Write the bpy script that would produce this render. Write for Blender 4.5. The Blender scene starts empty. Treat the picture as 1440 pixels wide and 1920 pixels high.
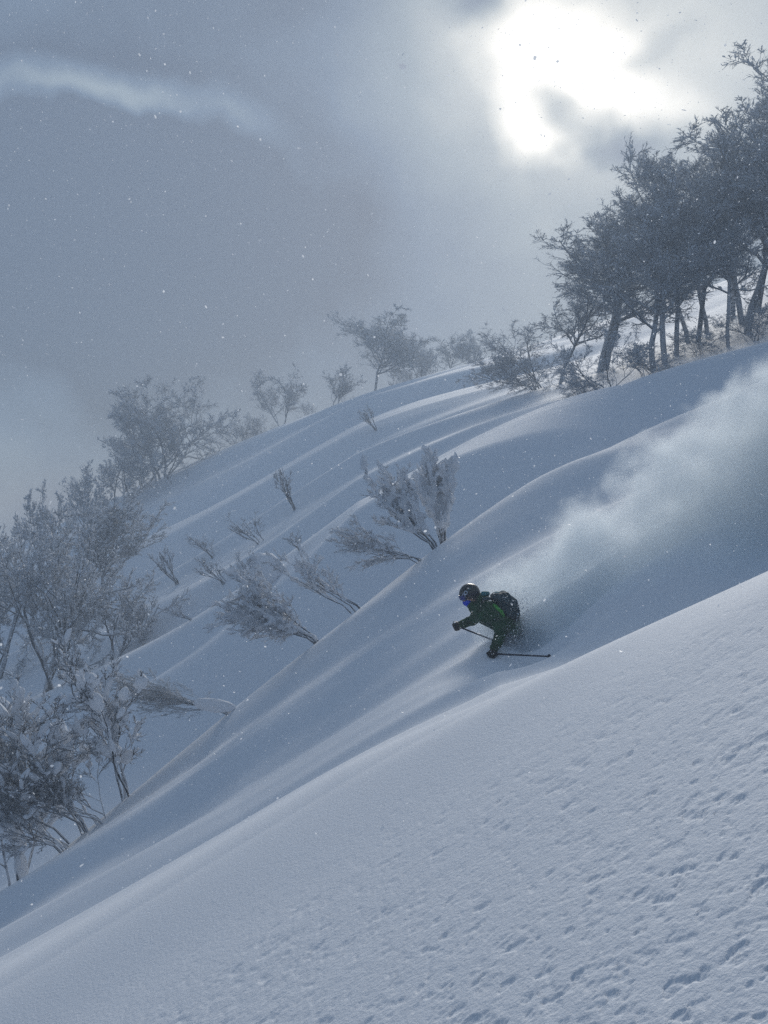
import bpy, bmesh, math, random
import numpy as np
from mathutils import Vector, Matrix, noise

scene = bpy.context.scene
COL = scene.collection
R = math.radians

# ------------------------------------------------------------------ camera
FPX, CU, CV = 1900.0, 720.0, 960.0        # focal length and centre in photo pixels
cam_data = bpy.data.cameras.new("camera")
cam = bpy.data.objects.new("camera", cam_data)
COL.objects.link(cam)
cam.location = (0, 0, 0)
cam.rotation_euler = (R(90), 0, 0)
cam_data.sensor_fit = 'VERTICAL'
cam_data.sensor_height = 24.0
cam_data.lens = 24.0 * FPX / 1920.0
cam_data.clip_start = 0.05
cam_data.clip_end = 2000
scene.camera = cam

SUN_AZ, SUN_EL = 11.0, 25.0               # degrees, azimuth clockwise from +Y

# ------------------------------------------------------------------ world
world = bpy.data.worlds.new("World")
scene.world = world
world.use_nodes = True
wn, wl = world.node_tree.nodes, world.node_tree.links
wn.clear()


def wmath(op, a, b=None, clamp=False):
    n = wn.new('ShaderNodeMath')
    n.operation = op
    n.use_clamp = clamp
    for i, s in enumerate((a, b)):
        if s is None:
            continue
        if isinstance(s, (int, float)):
            n.inputs[i].default_value = s
        else:
            wl.new(s, n.inputs[i])
    return n.outputs[0]


def azel(u, v):
    az = math.atan((u - CU) / FPX)
    el = math.atan((CV - v) / FPX * math.cos(az))
    return az, el


def build_world():
    tc = wn.new('ShaderNodeTexCoord')
    sep = wn.new('ShaderNodeSeparateXYZ')
    wl.new(tc.outputs['Generated'], sep.inputs[0])
    az = wmath('ARCTAN2', sep.outputs[0], sep.outputs[1])
    el = wmath('ARCSINE', sep.outputs[2])
    comb = wn.new('ShaderNodeCombineXYZ')
    wl.new(az, comb.inputs[0])
    wl.new(el, comb.inputs[1])

    def noise(scale, detail, rough=0.55):
        n = wn.new('ShaderNodeTexNoise')
        n.inputs['Scale'].default_value = scale
        n.inputs['Detail'].default_value = detail
        n.inputs['Roughness'].default_value = rough
        wl.new(tc.outputs['Generated'], n.inputs['Vector'])
        return n

    warpn = noise(5.0, 4.0)
    sub = wn.new('ShaderNodeVectorMath')
    sub.operation = 'SUBTRACT'
    wl.new(warpn.outputs['Color'], sub.inputs[0])
    sub.inputs[1].default_value = (0.5, 0.5, 0.5)
    sc = wn.new('ShaderNodeVectorMath')
    sc.operation = 'SCALE'
    wl.new(sub.outputs[0], sc.inputs[0])
    sc.inputs['Scale'].default_value = 0.16
    add = wn.new('ShaderNodeVectorMath')
    add.operation = 'ADD'
    wl.new(comb.outputs[0], add.inputs[0])
    wl.new(sc.outputs[0], add.inputs[1])
    warped = add.outputs[0]

    def blob(u, v, ru, rv, amp, rot=0.0, src=None):
        a, e = azel(u, v)
        m = wn.new('ShaderNodeMapping')
        m.vector_type = 'TEXTURE'
        wl.new(src or warped, m.inputs[0])
        m.inputs['Location'].default_value = (a, e, 0)
        m.inputs['Rotation'].default_value = (0, 0, R(rot))
        m.inputs['Scale'].default_value = (ru / FPX, rv / FPX, 1000)
        g = wn.new('ShaderNodeTexGradient')
        g.gradient_type = 'SPHERICAL'
        wl.new(m.outputs[0], g.inputs[0])
        r = wn.new('ShaderNodeMapRange')
        r.interpolation_type = 'SMOOTHSTEP'
        wl.new(g.outputs['Fac'], r.inputs['Value'])
        r.inputs['To Max'].default_value = amp
        return r.outputs[0]

    total = None
    for b in SKY_BLOBS:
        o = blob(*b)
        total = o if total is None else wmath('ADD', total, o)
    n2 = noise(2.7, 7.0, 0.58)
    n2v = wmath('MULTIPLY', wmath('SUBTRACT', n2.outputs['Fac'], 0.5), SKY_NOISE)
    total = wmath('ADD', wmath('ADD', total, n2v), SKY_BASE)
    total = wmath('MAXIMUM', total, 0.03)
    ramp = wn.new('ShaderNodeValToRGB')
    wl.new(total, ramp.inputs[0])
    cr = ramp.color_ramp
    while len(cr.elements) < len(SKY_RAMP):
        cr.elements.new(0.5)
    for e, (p, c) in zip(cr.elements, SKY_RAMP):
        e.position = p
        e.color = (*c, 1)
    over = wmath('MULTIPLY', wmath('MAXIMUM', wmath('SUBTRACT', total, 1.0), 0.0), 1.0)
    oc = wn.new('ShaderNodeCombineColor')
    for i in range(3):
        wl.new(over, oc.inputs[i])
    ad = wn.new('ShaderNodeMix')
    ad.data_type = 'RGBA'
    ad.blend_type = 'ADD'
    ad.inputs[0].default_value = 1
    wl.new(ramp.outputs[0], ad.inputs[6])
    wl.new(oc.outputs[0], ad.inputs[7])
    # cloud radiance is divided by the background strength so the cloud deck keeps its own level
    gain = wn.new('ShaderNodeVectorMath')
    gain.operation = 'SCALE'
    wl.new(ad.outputs[2], gain.inputs[0])
    gain.inputs['Scale'].default_value = 10.0
    sky = wn.new('ShaderNodeTexSky')
    sky.sky_type = 'NISHITA'
    sky.sun_disc = False
    sky.sun_elevation = R(SUN_EL)
    sky.sun_rotation = R(SUN_AZ)
    mix = wn.new('ShaderNodeMix')
    mix.data_type = 'RGBA'
    mix.inputs[0].default_value = 0.925        # almost closed cloud deck in front of the blue sky
    wl.new(sky.outputs[0], mix.inputs[6])
    wl.new(gain.outputs[0], mix.inputs[7])
    bg = wn.new('ShaderNodeBackground')
    bg.inputs['Strength'].default_value = 0.1
    wl.new(mix.outputs[2], bg.inputs[0])
    out = wn.new('ShaderNodeOutputWorld')
    wl.new(bg.outputs[0], out.inputs[0])


# u, v, radius_u, radius_v, amplitude, rotation : cloud openings and banks (photo pixel units -> sky angles)
SKY_BASE = 0.18
SKY_NOISE = 0.55
SKY_BLOBS = [
    (1090, 90, 1000, 760, 0.10),
    (1110, 120, 620, 500, 0.20),
    (1110, 130, 380, 340, 0.20),
    (1102, 110, 195, 178, 0.95),
    (1010, 190, 110, 140, 0.26),
    (1010, 258, 100, 90, 0.85),
    (1235, 185, 150, 75, 0.55, -15),
    (1050, 205, 75, 55, -0.8),
    (1130, 260, 170, 70, -0.45, -20),
    (1225, 105, 120, 50, -0.35, 30),
    (962, 0, 110, 90, -0.32),
    (1400, 60, 300, 240, 0.10),
    (40, 190, 330, 60, 0.26, 3),
    (150, 205, 200, 32, 0.14, 0),
    (290, 215, 280, 55, 0.22, -8),
    (470, 270, 240, 60, 0.15, -24),
    (180, 430, 700, 400, -0.55),
    (480, 30, 560, 170, -0.08),
    (850, 470, 480, 260, 0.03),
]
SKY_RAMP = [
    (0.00, (0.024, 0.040, 0.082)),
    (0.18, (0.100, 0.148, 0.225)),
    (0.35, (0.245, 0.300, 0.345)),
    (0.60, (0.57, 0.595, 0.58)),
    (1.00, (1.00, 0.975, 0.90)),
]
build_world()

# ------------------------------------------------------------------ sun behind thin cloud
sun_data = bpy.data.lights.new("sun", 'SUN')
sun_data.energy = 2.9
sun_data.angle = R(20)
sun_data.color = (1.0, 0.96, 0.89)
sun = bpy.data.objects.new("sun", sun_data)
COL.objects.link(sun)
sd = Vector((math.sin(R(SUN_AZ)) * math.cos(R(SUN_EL)), math.cos(R(SUN_AZ)) * math.cos(R(SUN_EL)), math.sin(R(SUN_EL))))
sun.rotation_euler = sd.to_track_quat('Z', 'Y').to_euler()

# ------------------------------------------------------------------ view and render settings
vs = scene.view_settings
vs.view_transform = 'Standard'
vs.look = 'None'
vs.exposure = 0.20
vs.gamma = 1.0
vs.use_curve_mapping = False
cy = scene.cycles
cy.use_denoising = False        # the grain that is left matches the grain of the photograph
cy.max_bounces = 8
cy.diffuse_bounces = 3
cy.volume_bounces = 5
cy.transparent_max_bounces = 8
cy.volume_step_rate = 1.0
cy.volume_max_steps = 256

HAZE_DENSITY = 0.0044

# ------------------------------------------------------------------ helpers


def hash2(ix, iy, seed):
    h = (ix.astype(np.int64) * 374761393 + iy.astype(np.int64) * 668265263 + seed * 974634521) & 0x7fffffff
    h = ((h ^ (h >> 13)) * 1274126177) & 0x7fffffff
    h = ((h ^ (h >> 16)) * 1103515245) & 0x7fffffff
    return ((h ^ (h >> 15)) & 0xffffff) / float(0xffffff)


def vnoise(x, y, seed=0):
    ix, iy = np.floor(x), np.floor(y)
    fx, fy = x - ix, y - iy
    fx = fx * fx * fx * (fx * (fx * 6 - 15) + 10)
    fy = fy * fy * fy * (fy * (fy * 6 - 15) + 10)
    a, b = hash2(ix, iy, seed), hash2(ix + 1, iy, seed)
    c, d = hash2(ix, iy + 1, seed), hash2(ix + 1, iy + 1, seed)
    return (a * (1 - fx) + b * fx) * (1 - fy) + (c * (1 - fx) + d * fx) * fy


def fbm(x, y, seed=0, octv=4, gain=0.5):
    t, a, s = 0.0, 1.0, 0.0
    for i in range(octv):
        ca, sa = math.cos(0.6 + 1.1 * i), math.sin(0.6 + 1.1 * i)
        t = t + a * vnoise((x * ca - y * sa) * 2 ** i + 11.37 * (i + 1) + 3.1 * seed, (x * sa + y * ca) * 2 ** i + 7.73 * (i + 1) + 1.7 * seed, seed + 17 * i)
        s += a
        a *= gain
    return t / s


def pchip(xk, yk, x):
    """monotone cubic through (xk, yk), linear beyond the ends"""
    h = np.diff(xk)
    d = np.diff(yk) / h
    m = np.zeros_like(yk)
    m[0], m[-1] = d[0], d[-1]
    for i in range(1, len(xk) - 1):
        if d[i - 1] * d[i] > 0:
            w1, w2 = 2 * h[i] + h[i - 1], h[i] + 2 * h[i - 1]
            m[i] = (w1 + w2) / (w1 / d[i - 1] + w2 / d[i])
    i = np.clip(np.searchsorted(xk, x) - 1, 0, len(xk) - 2)
    t = (x - xk[i]) / h[i]
    r = ((2 * t ** 3 - 3 * t ** 2 + 1) * yk[i] + (t ** 3 - 2 * t ** 2 + t) * h[i] * m[i]
         + (-2 * t ** 3 + 3 * t ** 2) * yk[i + 1] + (t ** 3 - t ** 2) * h[i] * m[i + 1])
    r = np.where(x < xk[0], yk[0] + m[0] * (x - xk[0]), r)
    return np.where(x > xk[-1], yk[-1] + m[-1] * (x - xk[-1]), r)


def cspline(xk, yk, x):
    """natural cubic through (xk, yk), linear beyond the ends"""
    n = len(xk)
    h = np.diff(xk)
    A = np.eye(n)
    r = np.zeros(n)
    for i in range(1, n - 1):
        A[i, i - 1], A[i, i], A[i, i + 1] = h[i - 1], 2 * (h[i - 1] + h[i]), h[i]
        r[i] = 6 * ((yk[i + 1] - yk[i]) / h[i] - (yk[i] - yk[i - 1]) / h[i - 1])
    M = np.linalg.solve(A, r)
    i = np.clip(np.searchsorted(xk, x) - 1, 0, n - 2)
    a, b = xk[i + 1] - x, x - xk[i]
    z = (M[i] * a ** 3 + M[i + 1] * b ** 3) / (6 * h[i]) + (yk[i] / h[i] - M[i] * h[i] / 6) * a + (yk[i + 1] / h[i] - M[i + 1] * h[i] / 6) * b
    s0 = (yk[1] - yk[0]) / h[0] - h[0] * M[1] / 6
    s1 = (yk[-1] - yk[-2]) / h[-1] + h[-1] * M[-2] / 6
    z = np.where(x < xk[0], yk[0] + s0 * (x - xk[0]), z)
    return np.where(x > xk[-1], yk[-1] + s1 * (x - xk[-1]), z)


def mesh_arrays(name, verts, faces, smooth=True):
    """faces: int array (n,3) or (n,4)"""
    me = bpy.data.meshes.new(name)
    verts = np.asarray(verts, dtype=np.float32).reshape(-1, 3)
    faces = np.asarray(faces, dtype=np.int32)
    nf, k = faces.shape
    me.vertices.add(len(verts))
    me.vertices.foreach_set('co', verts.ravel())
    me.loops.add(nf * k)
    me.loops.foreach_set('vertex_index', faces.ravel())
    me.polygons.add(nf)
    me.polygons.foreach_set('loop_start', np.arange(0, nf * k, k, dtype=np.int32))
    me.polygons.foreach_set('use_smooth', np.full(nf, smooth))
    me.update(calc_edges=True)
    return me


def link(name, data, mat=None, parent=None, loc=None):
    o = bpy.data.objects.new(name, data)
    COL.objects.link(o)
    if mat is not None and data is not None:
        data.materials.append(mat)
    if parent is not None:
        o.parent = parent
    if loc is not None:
        o.location = loc
    return o


def tag(o, label=None, cat=None, group=None, kind=None):
    for k, v in (('label', label), ('category', cat), ('group', group), ('kind', kind)):
        if v:
            o[k] = v
    return o


def fuse(me, voxel, smooth=3, factor=0.5):
    """melt overlapping pieces into one skin"""
    o = bpy.data.objects.new('tmp', me)
    COL.objects.link(o)
    r = o.modifiers.new('r', 'REMESH')
    r.mode = 'VOXEL'
    r.voxel_size = voxel
    if smooth:
        m = o.modifiers.new('s', 'SMOOTH')
        m.factor = factor
        m.iterations = smooth
    dg = bpy.context.evaluated_depsgraph_get()
    dg.update()
    new = bpy.data.meshes.new_from_object(o.evaluated_get(dg))
    new.name = me.name + '_fused'
    new.polygons.foreach_set('use_smooth', np.ones(len(new.polygons), bool))
    new.materials.clear()
    bpy.data.objects.remove(o)
    bpy.data.meshes.remove(me)
    return new


# ------------------------------------------------------------------ materials
def new_mat(name):
    m = bpy.data.materials.new(name)
    m.use_nodes = True
    return m, m.node_tree.nodes, m.node_tree.links, m.node_tree.nodes['Principled BSDF']


def mat_plain(name, col, rough=0.6, var=0.25, scale=30, metallic=0.0, bump=0.0):
    m, n, l, p = new_mat(name)
    p.inputs['Specular IOR Level'].default_value = 0.5 if rough < 0.5 else 0.15
    tc = n.new('ShaderNodeTexCoord')
    ns = n.new('ShaderNodeTexNoise')
    ns.inputs['Scale'].default_value = scale
    ns.inputs['Detail'].default_value = 4
    l.new(tc.outputs['Object'], ns.inputs['Vector'])
    cr = n.new('ShaderNodeValToRGB')
    cr.color_ramp.elements[0].position = 0.3
    cr.color_ramp.elements[1].position = 0.7
    cr.color_ramp.elements[0].color = (*[c * (1 - var) for c in col], 1)
    cr.color_ramp.elements[1].color = (*[min(1, c * (1 + var)) for c in col], 1)
    l.new(ns.outputs['Fac'], cr.inputs[0])
    l.new(cr.outputs[0], p.inputs['Base Color'])
    p.inputs['Roughness'].default_value = rough
    p.inputs['Metallic'].default_value = metallic
    if bump:
        b = n.new('ShaderNodeBump')
        b.inputs['Strength'].default_value = bump
        b.inputs['Distance'].default_value = 0.01
        l.new(ns.outputs['Fac'], b.inputs['Height'])
        l.new(b.outputs[0], p.inputs['Normal'])
    return m


SNOW_COL = (0.84, 0.87, 0.92)


def mat_snow_ground():
    m, n, l, p = new_mat('snow_surface')
    tc = n.new('ShaderNodeTexCoord')
    p.inputs['Base Color'].default_value = (*SNOW_COL, 1)
    p.inputs['Roughness'].default_value = 0.75
    p.inputs['Specular IOR Level'].default_value = 0.25
    a = n.new('ShaderNodeTexNoise')
    a.inputs['Scale'].default_value = 60
    a.inputs['Detail'].default_value = 5
    a.inputs['Roughness'].default_value = 0.65
    mp = n.new('ShaderNodeMapping')
    mp.inputs['Location'].default_value = (3.37, 1.71, 5.13)
    mp.inputs['Rotation'].default_value = (0.5, 0.7, 0.4)
    l.new(tc.outputs['Object'], mp.inputs[0])
    l.new(mp.outputs[0], a.inputs['Vector'])
    b = n.new('ShaderNodeBump')
    b.inputs['Strength'].default_value = 0.5
    b.inputs['Distance'].default_value = 0.012
    l.new(a.outputs['Fac'], b.inputs['Height'])
    l.new(b.outputs[0], p.inputs['Normal'])
    return m


def mat_snow_lump():
    m, n, l, p = new_mat('clinging_snow')
    p.inputs['Base Color'].default_value = (*SNOW_COL, 1)
    p.inputs['Roughness'].default_value = 0.8
    p.inputs['Specular IOR Level'].default_value = 0.2
    tc = n.new('ShaderNodeTexCoord')
    a = n.new('ShaderNodeTexNoise')
    a.inputs['Scale'].default_value = 25
    a.inputs['Detail'].default_value = 4
    l.new(tc.outputs['Object'], a.inputs['Vector'])
    b = n.new('ShaderNodeBump')
    b.inputs['Strength'].default_value = 0.4
    b.inputs['Distance'].default_value = 0.03
    l.new(a.outputs['Fac'], b.inputs['Height'])
    l.new(b.outputs[0], p.inputs['Normal'])
    glow_through(n, l, p, SNOW_COL, None, 0.3)
    return m


def glow_through(n, l, p, color, fac, amount):
    """ice and snow let some light through from behind"""
    t = n.new('ShaderNodeBsdfTranslucent')
    if hasattr(color, '__len__'):
        t.inputs[0].default_value = (*color, 1)
    else:
        l.new(color, t.inputs[0])
    ms = n.new('ShaderNodeMixShader')
    if fac is None:
        ms.inputs[0].default_value = amount
    else:
        k = n.new('ShaderNodeMath')
        k.operation = 'MULTIPLY'
        l.new(fac, k.inputs[0])
        k.inputs[1].default_value = amount
        l.new(k.outputs[0], ms.inputs[0])
    l.new(p.outputs[0], ms.inputs[1])
    l.new(t.outputs[0], ms.inputs[2])
    o = [x for x in n if x.type == 'OUTPUT_MATERIAL'][0]
    l.new(ms.outputs[0], o.inputs['Surface'])


def mat_bark(name, bark, frost, cover):
    """bark with rime and snow lying on the upward side; cover shifts how much of the bark is white"""
    m, n, l, p = new_mat(name)
    g = n.new('ShaderNodeNewGeometry')
    sep = n.new('ShaderNodeSeparateXYZ')
    l.new(g.outputs['Normal'], sep.inputs[0])
    tc = n.new('ShaderNodeTexCoord')
    ns = n.new('ShaderNodeTexNoise')
    ns.inputs['Scale'].default_value = 7
    ns.inputs['Detail'].default_value = 4
    l.new(tc.outputs['Object'], ns.inputs['Vector'])
    ad = n.new('ShaderNodeMath')
    ad.operation = 'MULTIPLY_ADD'
    l.new(ns.outputs['Fac'], ad.inputs[0])
    ad.inputs[1].default_value = 1.6
    l.new(sep.outputs[2], ad.inputs[2])
    mr = n.new('ShaderNodeMapRange')
    l.new(ad.outputs[0], mr.inputs['Value'])
    mr.clamp = True
    mr.inputs['From Min'].default_value = 1.0 - cover
    mr.inputs['From Max'].default_value = 1.35 - cover
    mx = n.new('ShaderNodeMix')
    mx.data_type = 'RGBA'
    l.new(mr.outputs[0], mx.inputs[0])
    mx.inputs[6].default_value = (*bark, 1)
    mx.inputs[7].default_value = (*frost, 1)
    l.new(mx.outputs[2], p.inputs['Base Color'])
    p.inputs['Roughness'].default_value = 0.9
    p.inputs['Specular IOR Level'].default_value = 0.1
    glow_through(n, l, p, mx.outputs[2], mr.outputs[0], 0.35)
    return m


M_GROUND = mat_snow_ground()
M_SNOW = mat_snow_lump()
M_BARK = mat_bark('snowy_bark', (0.075, 0.075, 0.08), (0.7, 0.73, 0.78), 0.38)
M_TWIG = mat_bark('rimed_twig', (0.09, 0.09, 0.093), (0.76, 0.79, 0.83), 0.85)
M_TWIG_DARK = mat_bark('dark_twig', (0.035, 0.035, 0.04), (0.72, 0.75, 0.80), 0.34)

# ------------------------------------------------------------------ terrain
UK = np.array([-400., 0., 360., 720., 1080., 1440., 1840.])


def line(v, y):
    """knot line: photo rows at the 5 inner columns and depth(s), extended to both sides"""
    v = np.array(v, float)
    v = np.concatenate([[v[0] + (v[0] - v[1]) * 400 / 360], v, [v[-1] + (v[-1] - v[-2]) * 400 / 360]])
    y = np.array(y if hasattr(y, '__len__') else [y] * 5, float)
    y = np.concatenate([[y[0]], y, [y[-1]]])
    return v, y


LINES = [
    line([2020.5, 1797.3, 1574.1, 1350.9, 1127.7], 4.95),                      # edge of the crusty foreground
    line([1862, 1652, 1442, 1246, 1072], [6.4, 6.3, 6.2, 6.0, 6.0]),                       # near lip
    line([1858, 1650, 1452, 1330, 1200], 9.5),                       # trough behind the lip
    line([1790, 1585, 1370, 1155, 940], 14.0),                       # skier's track
    line([1755, 1525, 1262, 1036, 852], [15.3, 15.8, 16.6, 17.4, 18.0]),  # shoulder on the bank
    line([1725, 1487, 1212, 1000, 815], [16.4, 17.0, 18.3, 19.4, 21.0]),  # hollow under the crest
    line([1690, 1425, 1125, 874, 715], [18, 19, 20.5, 22.5, 25]),    # main crest
    line([1745, 1480, 1180, 922, 758], [20.5, 22, 23.5, 25.5, 28]),    # hollow behind it
    line([1520, 1325, 1035, 772, 650], [29, 29, 31, 33, 35]),
    line([1460, 1270, 1000, 776, 656], [34, 34, 35, 36, 38.5]),
    line([1370, 1180, 930, 738, 612], [41, 41, 42, 43, 45]),
    line([1160, 1010, 815, 690, 545], [60, 60, 60, 60, 60]),
    line([1035, 884, 748, 620, 500], [80, 78, 78, 78, 80]),          # skyline
    line([1035, 900, 775, 640, 510], [90, 90, 90, 90, 92]),
    line([1010, 890, 775, 640, 510], [115, 115, 115, 115, 115]),
]


def relief(X, Y):
    """wind rolls running down the fall line (constant Y) and the crusted foreground"""
    z = np.zeros_like(X)
    warp = 1.6 * (fbm(X / 9.0, Y / 14.0, 5, 3) - 0.5)
    yy = Y + warp * np.clip(Y / 20, 0.15, 1.6)
    def ridged(n, p=1.5):
        return 1 - np.abs(2 * n - 1) ** p
    # gully face ripples
    w1 = np.clip((Y - 6.5) / 2.5, 0, 1) * np.clip((26 - Y) / 4, 0, 1)
    z += w1 * 0.70 * (ridged(fbm(X / 26.0, yy / 2.6, 11, 2), 1.4) - 0.6)
    z += w1 * 0.08 * (ridged(fbm(X / 14.0, yy / 1.1, 12, 2)) - 0.6)
    # broad slope beyond
    w2 = np.clip((Y - 23) / 6, 0, 1) * np.clip((79 - Y) / 8, 0.0, 1)
    lee = np.clip(1.0 - 3.8 * X / np.maximum(Y, 1), 0.10, 1.1)      # the rolls flatten out towards the grove
    w2 = w2 * lee
    z += w2 * 1.7 * (ridged(fbm(X / 60.0 + 3, yy / 10.0, 21, 2), 1.4) - 0.6)
    z += w2 * 1.5 * (ridged(fbm(X / 30.0, yy / 4.0, 22, 2)) - 0.6)
    z += w2 * 0.22 * (ridged(fbm(X / 18.0, yy / 1.6, 23, 2)) - 0.6)
    # single long rolls that run down the fall line
    calm = 1 - np.exp(-((X - 1.7) / 1.1) ** 2 - ((Y - 13.0) / 1.1) ** 2)   # rolls die out where the skier ploughs through
    def roll(y0, slope, amp, wd, seed, steep=2.0):
        yc = y0 + slope * X + 0.05 * y0 * (fbm(X / (0.5 * y0), 0 * X, seed, 2) - 0.5)
        d = (Y - yc) / wd
        d = np.where(d > 0, d, d * 0.75)
        m = 0.25 + 1.1 * np.clip(fbm(X / (0.6 * y0) + 5, 0 * X, seed + 50, 2) * 1.8 - 0.45, 0, 1)
        return amp * m * np.exp(-np.abs(d) ** steep)
    for y0, sl, amp, wd, sd_ in ((11.2, 0.02, 0.14, 0.8, 61), (13.2, 0.03, 0.17, 0.85, 62), (15.4, 0.02, 0.22, 1.0, 63), (17.6, 0.05, 0.20, 1.0, 64),
                                 (26.5, 0.02, 0.5, 1.1, 65), (30, -0.03, 0.9, 2.1, 66), (34.5, 0.02, 1.0, 2.5, 67), (39, -0.04, 1.0, 2.7, 68),
                                 (44, 0.03, 0.8, 2.5, 69), (50, -0.02, 0.7, 2.8, 70), (57, 0.04, 0.6, 3.0, 71), (65, 0.0, 0.5, 3.2, 72)):
        z += roll(y0, sl, amp, wd, sd_) * calm * (lee if y0 > 24 else 1.0)
    # crusty foreground: small wind-blown lumps and pits, densest low on the right
    w3 = np.clip((6.0 - Y) / 1.6, 0, 1) * np.clip((Y - 0.0) / 0.5, 0, 1)
    patch = np.clip((fbm(X / 1.1 + 8, Y / 0.9, 31, 3) - 0.40) * 4.0, 0, 1)
    dens = np.clip(0.15 + 0.5 * (X + 1.0) - 0.12 * (Y - 3), 0.06, 1)
    def sstep(v, lo, hi):
        t = np.clip((v - lo) / (hi - lo), 0, 1)
        return t * t * (3 - 2 * t)
    more = 0.035 * (np.sqrt(dens) - 0.6) + 0.05 * (patch - 0.5) - 0.036
    pit = 0.0034 * sstep(fbm(X / 0.030, Y / 0.034, 32, 3) + more, 0.60, 0.68)
    pit = pit + 0.0058 * sstep(fbm(X / 0.062, Y / 0.062, 38, 4) + more, 0.66, 0.74)
    crumb = 0.0016 * sstep(fbm(X / 0.030, Y / 0.034, 35, 3) + more, 0.58, 0.72)
    z += w3 * (crumb - pit + 0.010 * (fbm(X / 0.9, Y / 0.6, 34, 3) - 0.5) + 0.0032 * (fbm(X / 0.12, Y / 0.10, 37, 3) - 0.5))
    # the skier's trench up the slope and the snow heaped in front of the boots
    yt = 13.75 - 0.10 * (X - 1.5)
    on = np.clip((X - 1.55) / 0.5, 0, 1)
    z += on * (-0.32 * np.exp(-((Y - yt) / 0.30) ** 2) + 0.03 * np.exp(-((Y - yt + 0.62) / 0.25) ** 2) + 0.10 * np.exp(-((Y - yt - 0.62) / 0.25) ** 2)) * (0.8 + 0.4 * fbm(X / 0.35, Y / 0.3, 41, 2))
    z -= 0.34 * np.exp(-((X - 2.0) / 0.8) ** 2 - ((Y - 12.9) / 0.75) ** 2)
    return z


def build_terrain():
    inv = np.concatenate([np.linspace(1 / 1.25, 1 / 1.9, 30), np.linspace(1 / 1.9, 1 / 8.0, 440)[1:]])
    ys = np.concatenate([np.array([-8, -4, -2, -1, 0, 0.6]), 1 / inv, np.linspace(8.0, 20, 170)[1:],
                         np.linspace(20, 50, 170)[1:], np.linspace(50, 97, 120)[1:]])
    uin = np.arange(-80, 1521, 3.4)
    xo = np.linspace(0, 1, 26)[1:] ** 1.3
    pos = ys[ys > 1.0]
    ncol = len(uin) + 2 * len(xo)
    X = np.zeros((len(ys), ncol))
    Y = np.repeat(ys[:, None], ncol, 1)
    Z = np.zeros_like(X)
    yref = np.maximum(ys, 1.25)
    cols = []
    for s in xo[::-1]:
        x_in, x_out = (uin[0] - CU) / FPX * yref, -(10 + 0.55 * yref)
        cols.append(x_in + (x_out - x_in) * s)
    for u in uin:
        cols.append((u - CU) / FPX * yref)
    for s in xo:
        x_in, x_out = (uin[-1] - CU) / FPX * yref, (6 + 0.43 * yref)
        cols.append(x_in + (x_out - x_in) * s)
    for j, xc in enumerate(cols):
        X[:, j] = xc
    near = ys <= 1.0
    # knots as functions of u, tabulated once; then every grid column is a spline in depth
    ut = np.concatenate([np.linspace(-16000, -400, 60), np.arange(-390, 1840, 6), np.linspace(1840, 17000, 60)])
    tab = np.stack([np.concatenate([cspline(UK, v, ut)[None], cspline(UK, y, np.clip(ut, UK[0], UK[-1]))[None]], 0)
                    for v, y in LINES], 0)
    Z[near] = -1.6 + 0.62 * X[near]
    far = np.nonzero(~near)[0]
    U = CU + FPX * X[far] / Y[far]
    for j in range(ncol):
        u = U[:, j]
        inside = len(xo) <= j < len(xo) + len(uin)
        if inside:
            u0 = u[0]
            yk = np.concatenate([[1.0], [np.interp(u0, ut, tab[k, 1]) for k in range(len(LINES))]])
            zk = np.concatenate([[-1.6 + 0.62 * (u0 - CU) / FPX],
                                 [(CV - np.interp(u0, ut, tab[k, 0])) / FPX * yk[k + 1] for k in range(len(LINES))]])
            k_ = 0.62 * (u0 - CU) / FPX                      # the open fall plane under the near snow
            yy_ = ys[far]
            t_ = np.clip((yy_ - 5.2) / 2.0, 0, 1)
            t_ = t_ * t_ * (3 - 2 * t_)
            za = pchip(yk, zk - (-1.6 + k_ * yk), yy_) - 1.6 + k_ * yy_
            Z[far, j] = za * (1 - t_) + pchip(yk, zk, yy_) * t_
        else:
            vk = np.stack([np.interp(u, ut, tab[k, 0]) for k in range(len(LINES))], 0)
            yk = np.stack([np.interp(u, ut, tab[k, 1]) for k in range(len(LINES))], 0)
            zk = (CV - vk) / FPX * yk
            z0 = -1.6 + 0.62 * (u - CU) / FPX
            yk = np.concatenate([np.ones((1, len(u))), yk], 0)
            zk = np.concatenate([z0[None], zk], 0)
            for i in range(len(u)):
                Z[far[i], j] = pchip(yk[:, i], zk[:, i], ys[far[i]:far[i] + 1])[0]
    Z += relief(X, Y)
    nr = len(ys)
    idx = np.arange(nr * ncol).reshape(nr, ncol)
    faces = np.stack([idx[:-1, :-1], idx[:-1, 1:], idx[1:, 1:], idx[1:, :-1]], -1).reshape(-1, 4)
    me = mesh_arrays('snow_slope', np.stack([X, Y, Z], -1).reshape(-1, 3), faces)
    o = link('snow_slope', me, M_GROUND)
    tag(o, kind='structure')
    return ys, X, Z, len(xo), uin


T_ys, T_X, T_Z, T_off, T_u = build_terrain()


def ground(x, y):
    i = int(np.clip(np.searchsorted(T_ys, y) - 1, 0, len(T_ys) - 2))
    t = (y - T_ys[i]) / (T_ys[i + 1] - T_ys[i])
    z0 = np.interp(x, T_X[i], T_Z[i])
    z1 = np.interp(x, T_X[i + 1], T_Z[i + 1])
    return float(z0 * (1 - t) + z1 * t)


def spot(u, y):
    x = (u - CU) / FPX * y
    return Vector((x, y, ground(x, y)))


def row_of(u, y):
    return CV - FPX * spot(u, y).z / y


# ------------------------------------------------------------------ branching plants (all vectorised)
def norm(a):
    return a / np.maximum(np.linalg.norm(a, axis=-1, keepdims=True), 1e-9)


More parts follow.
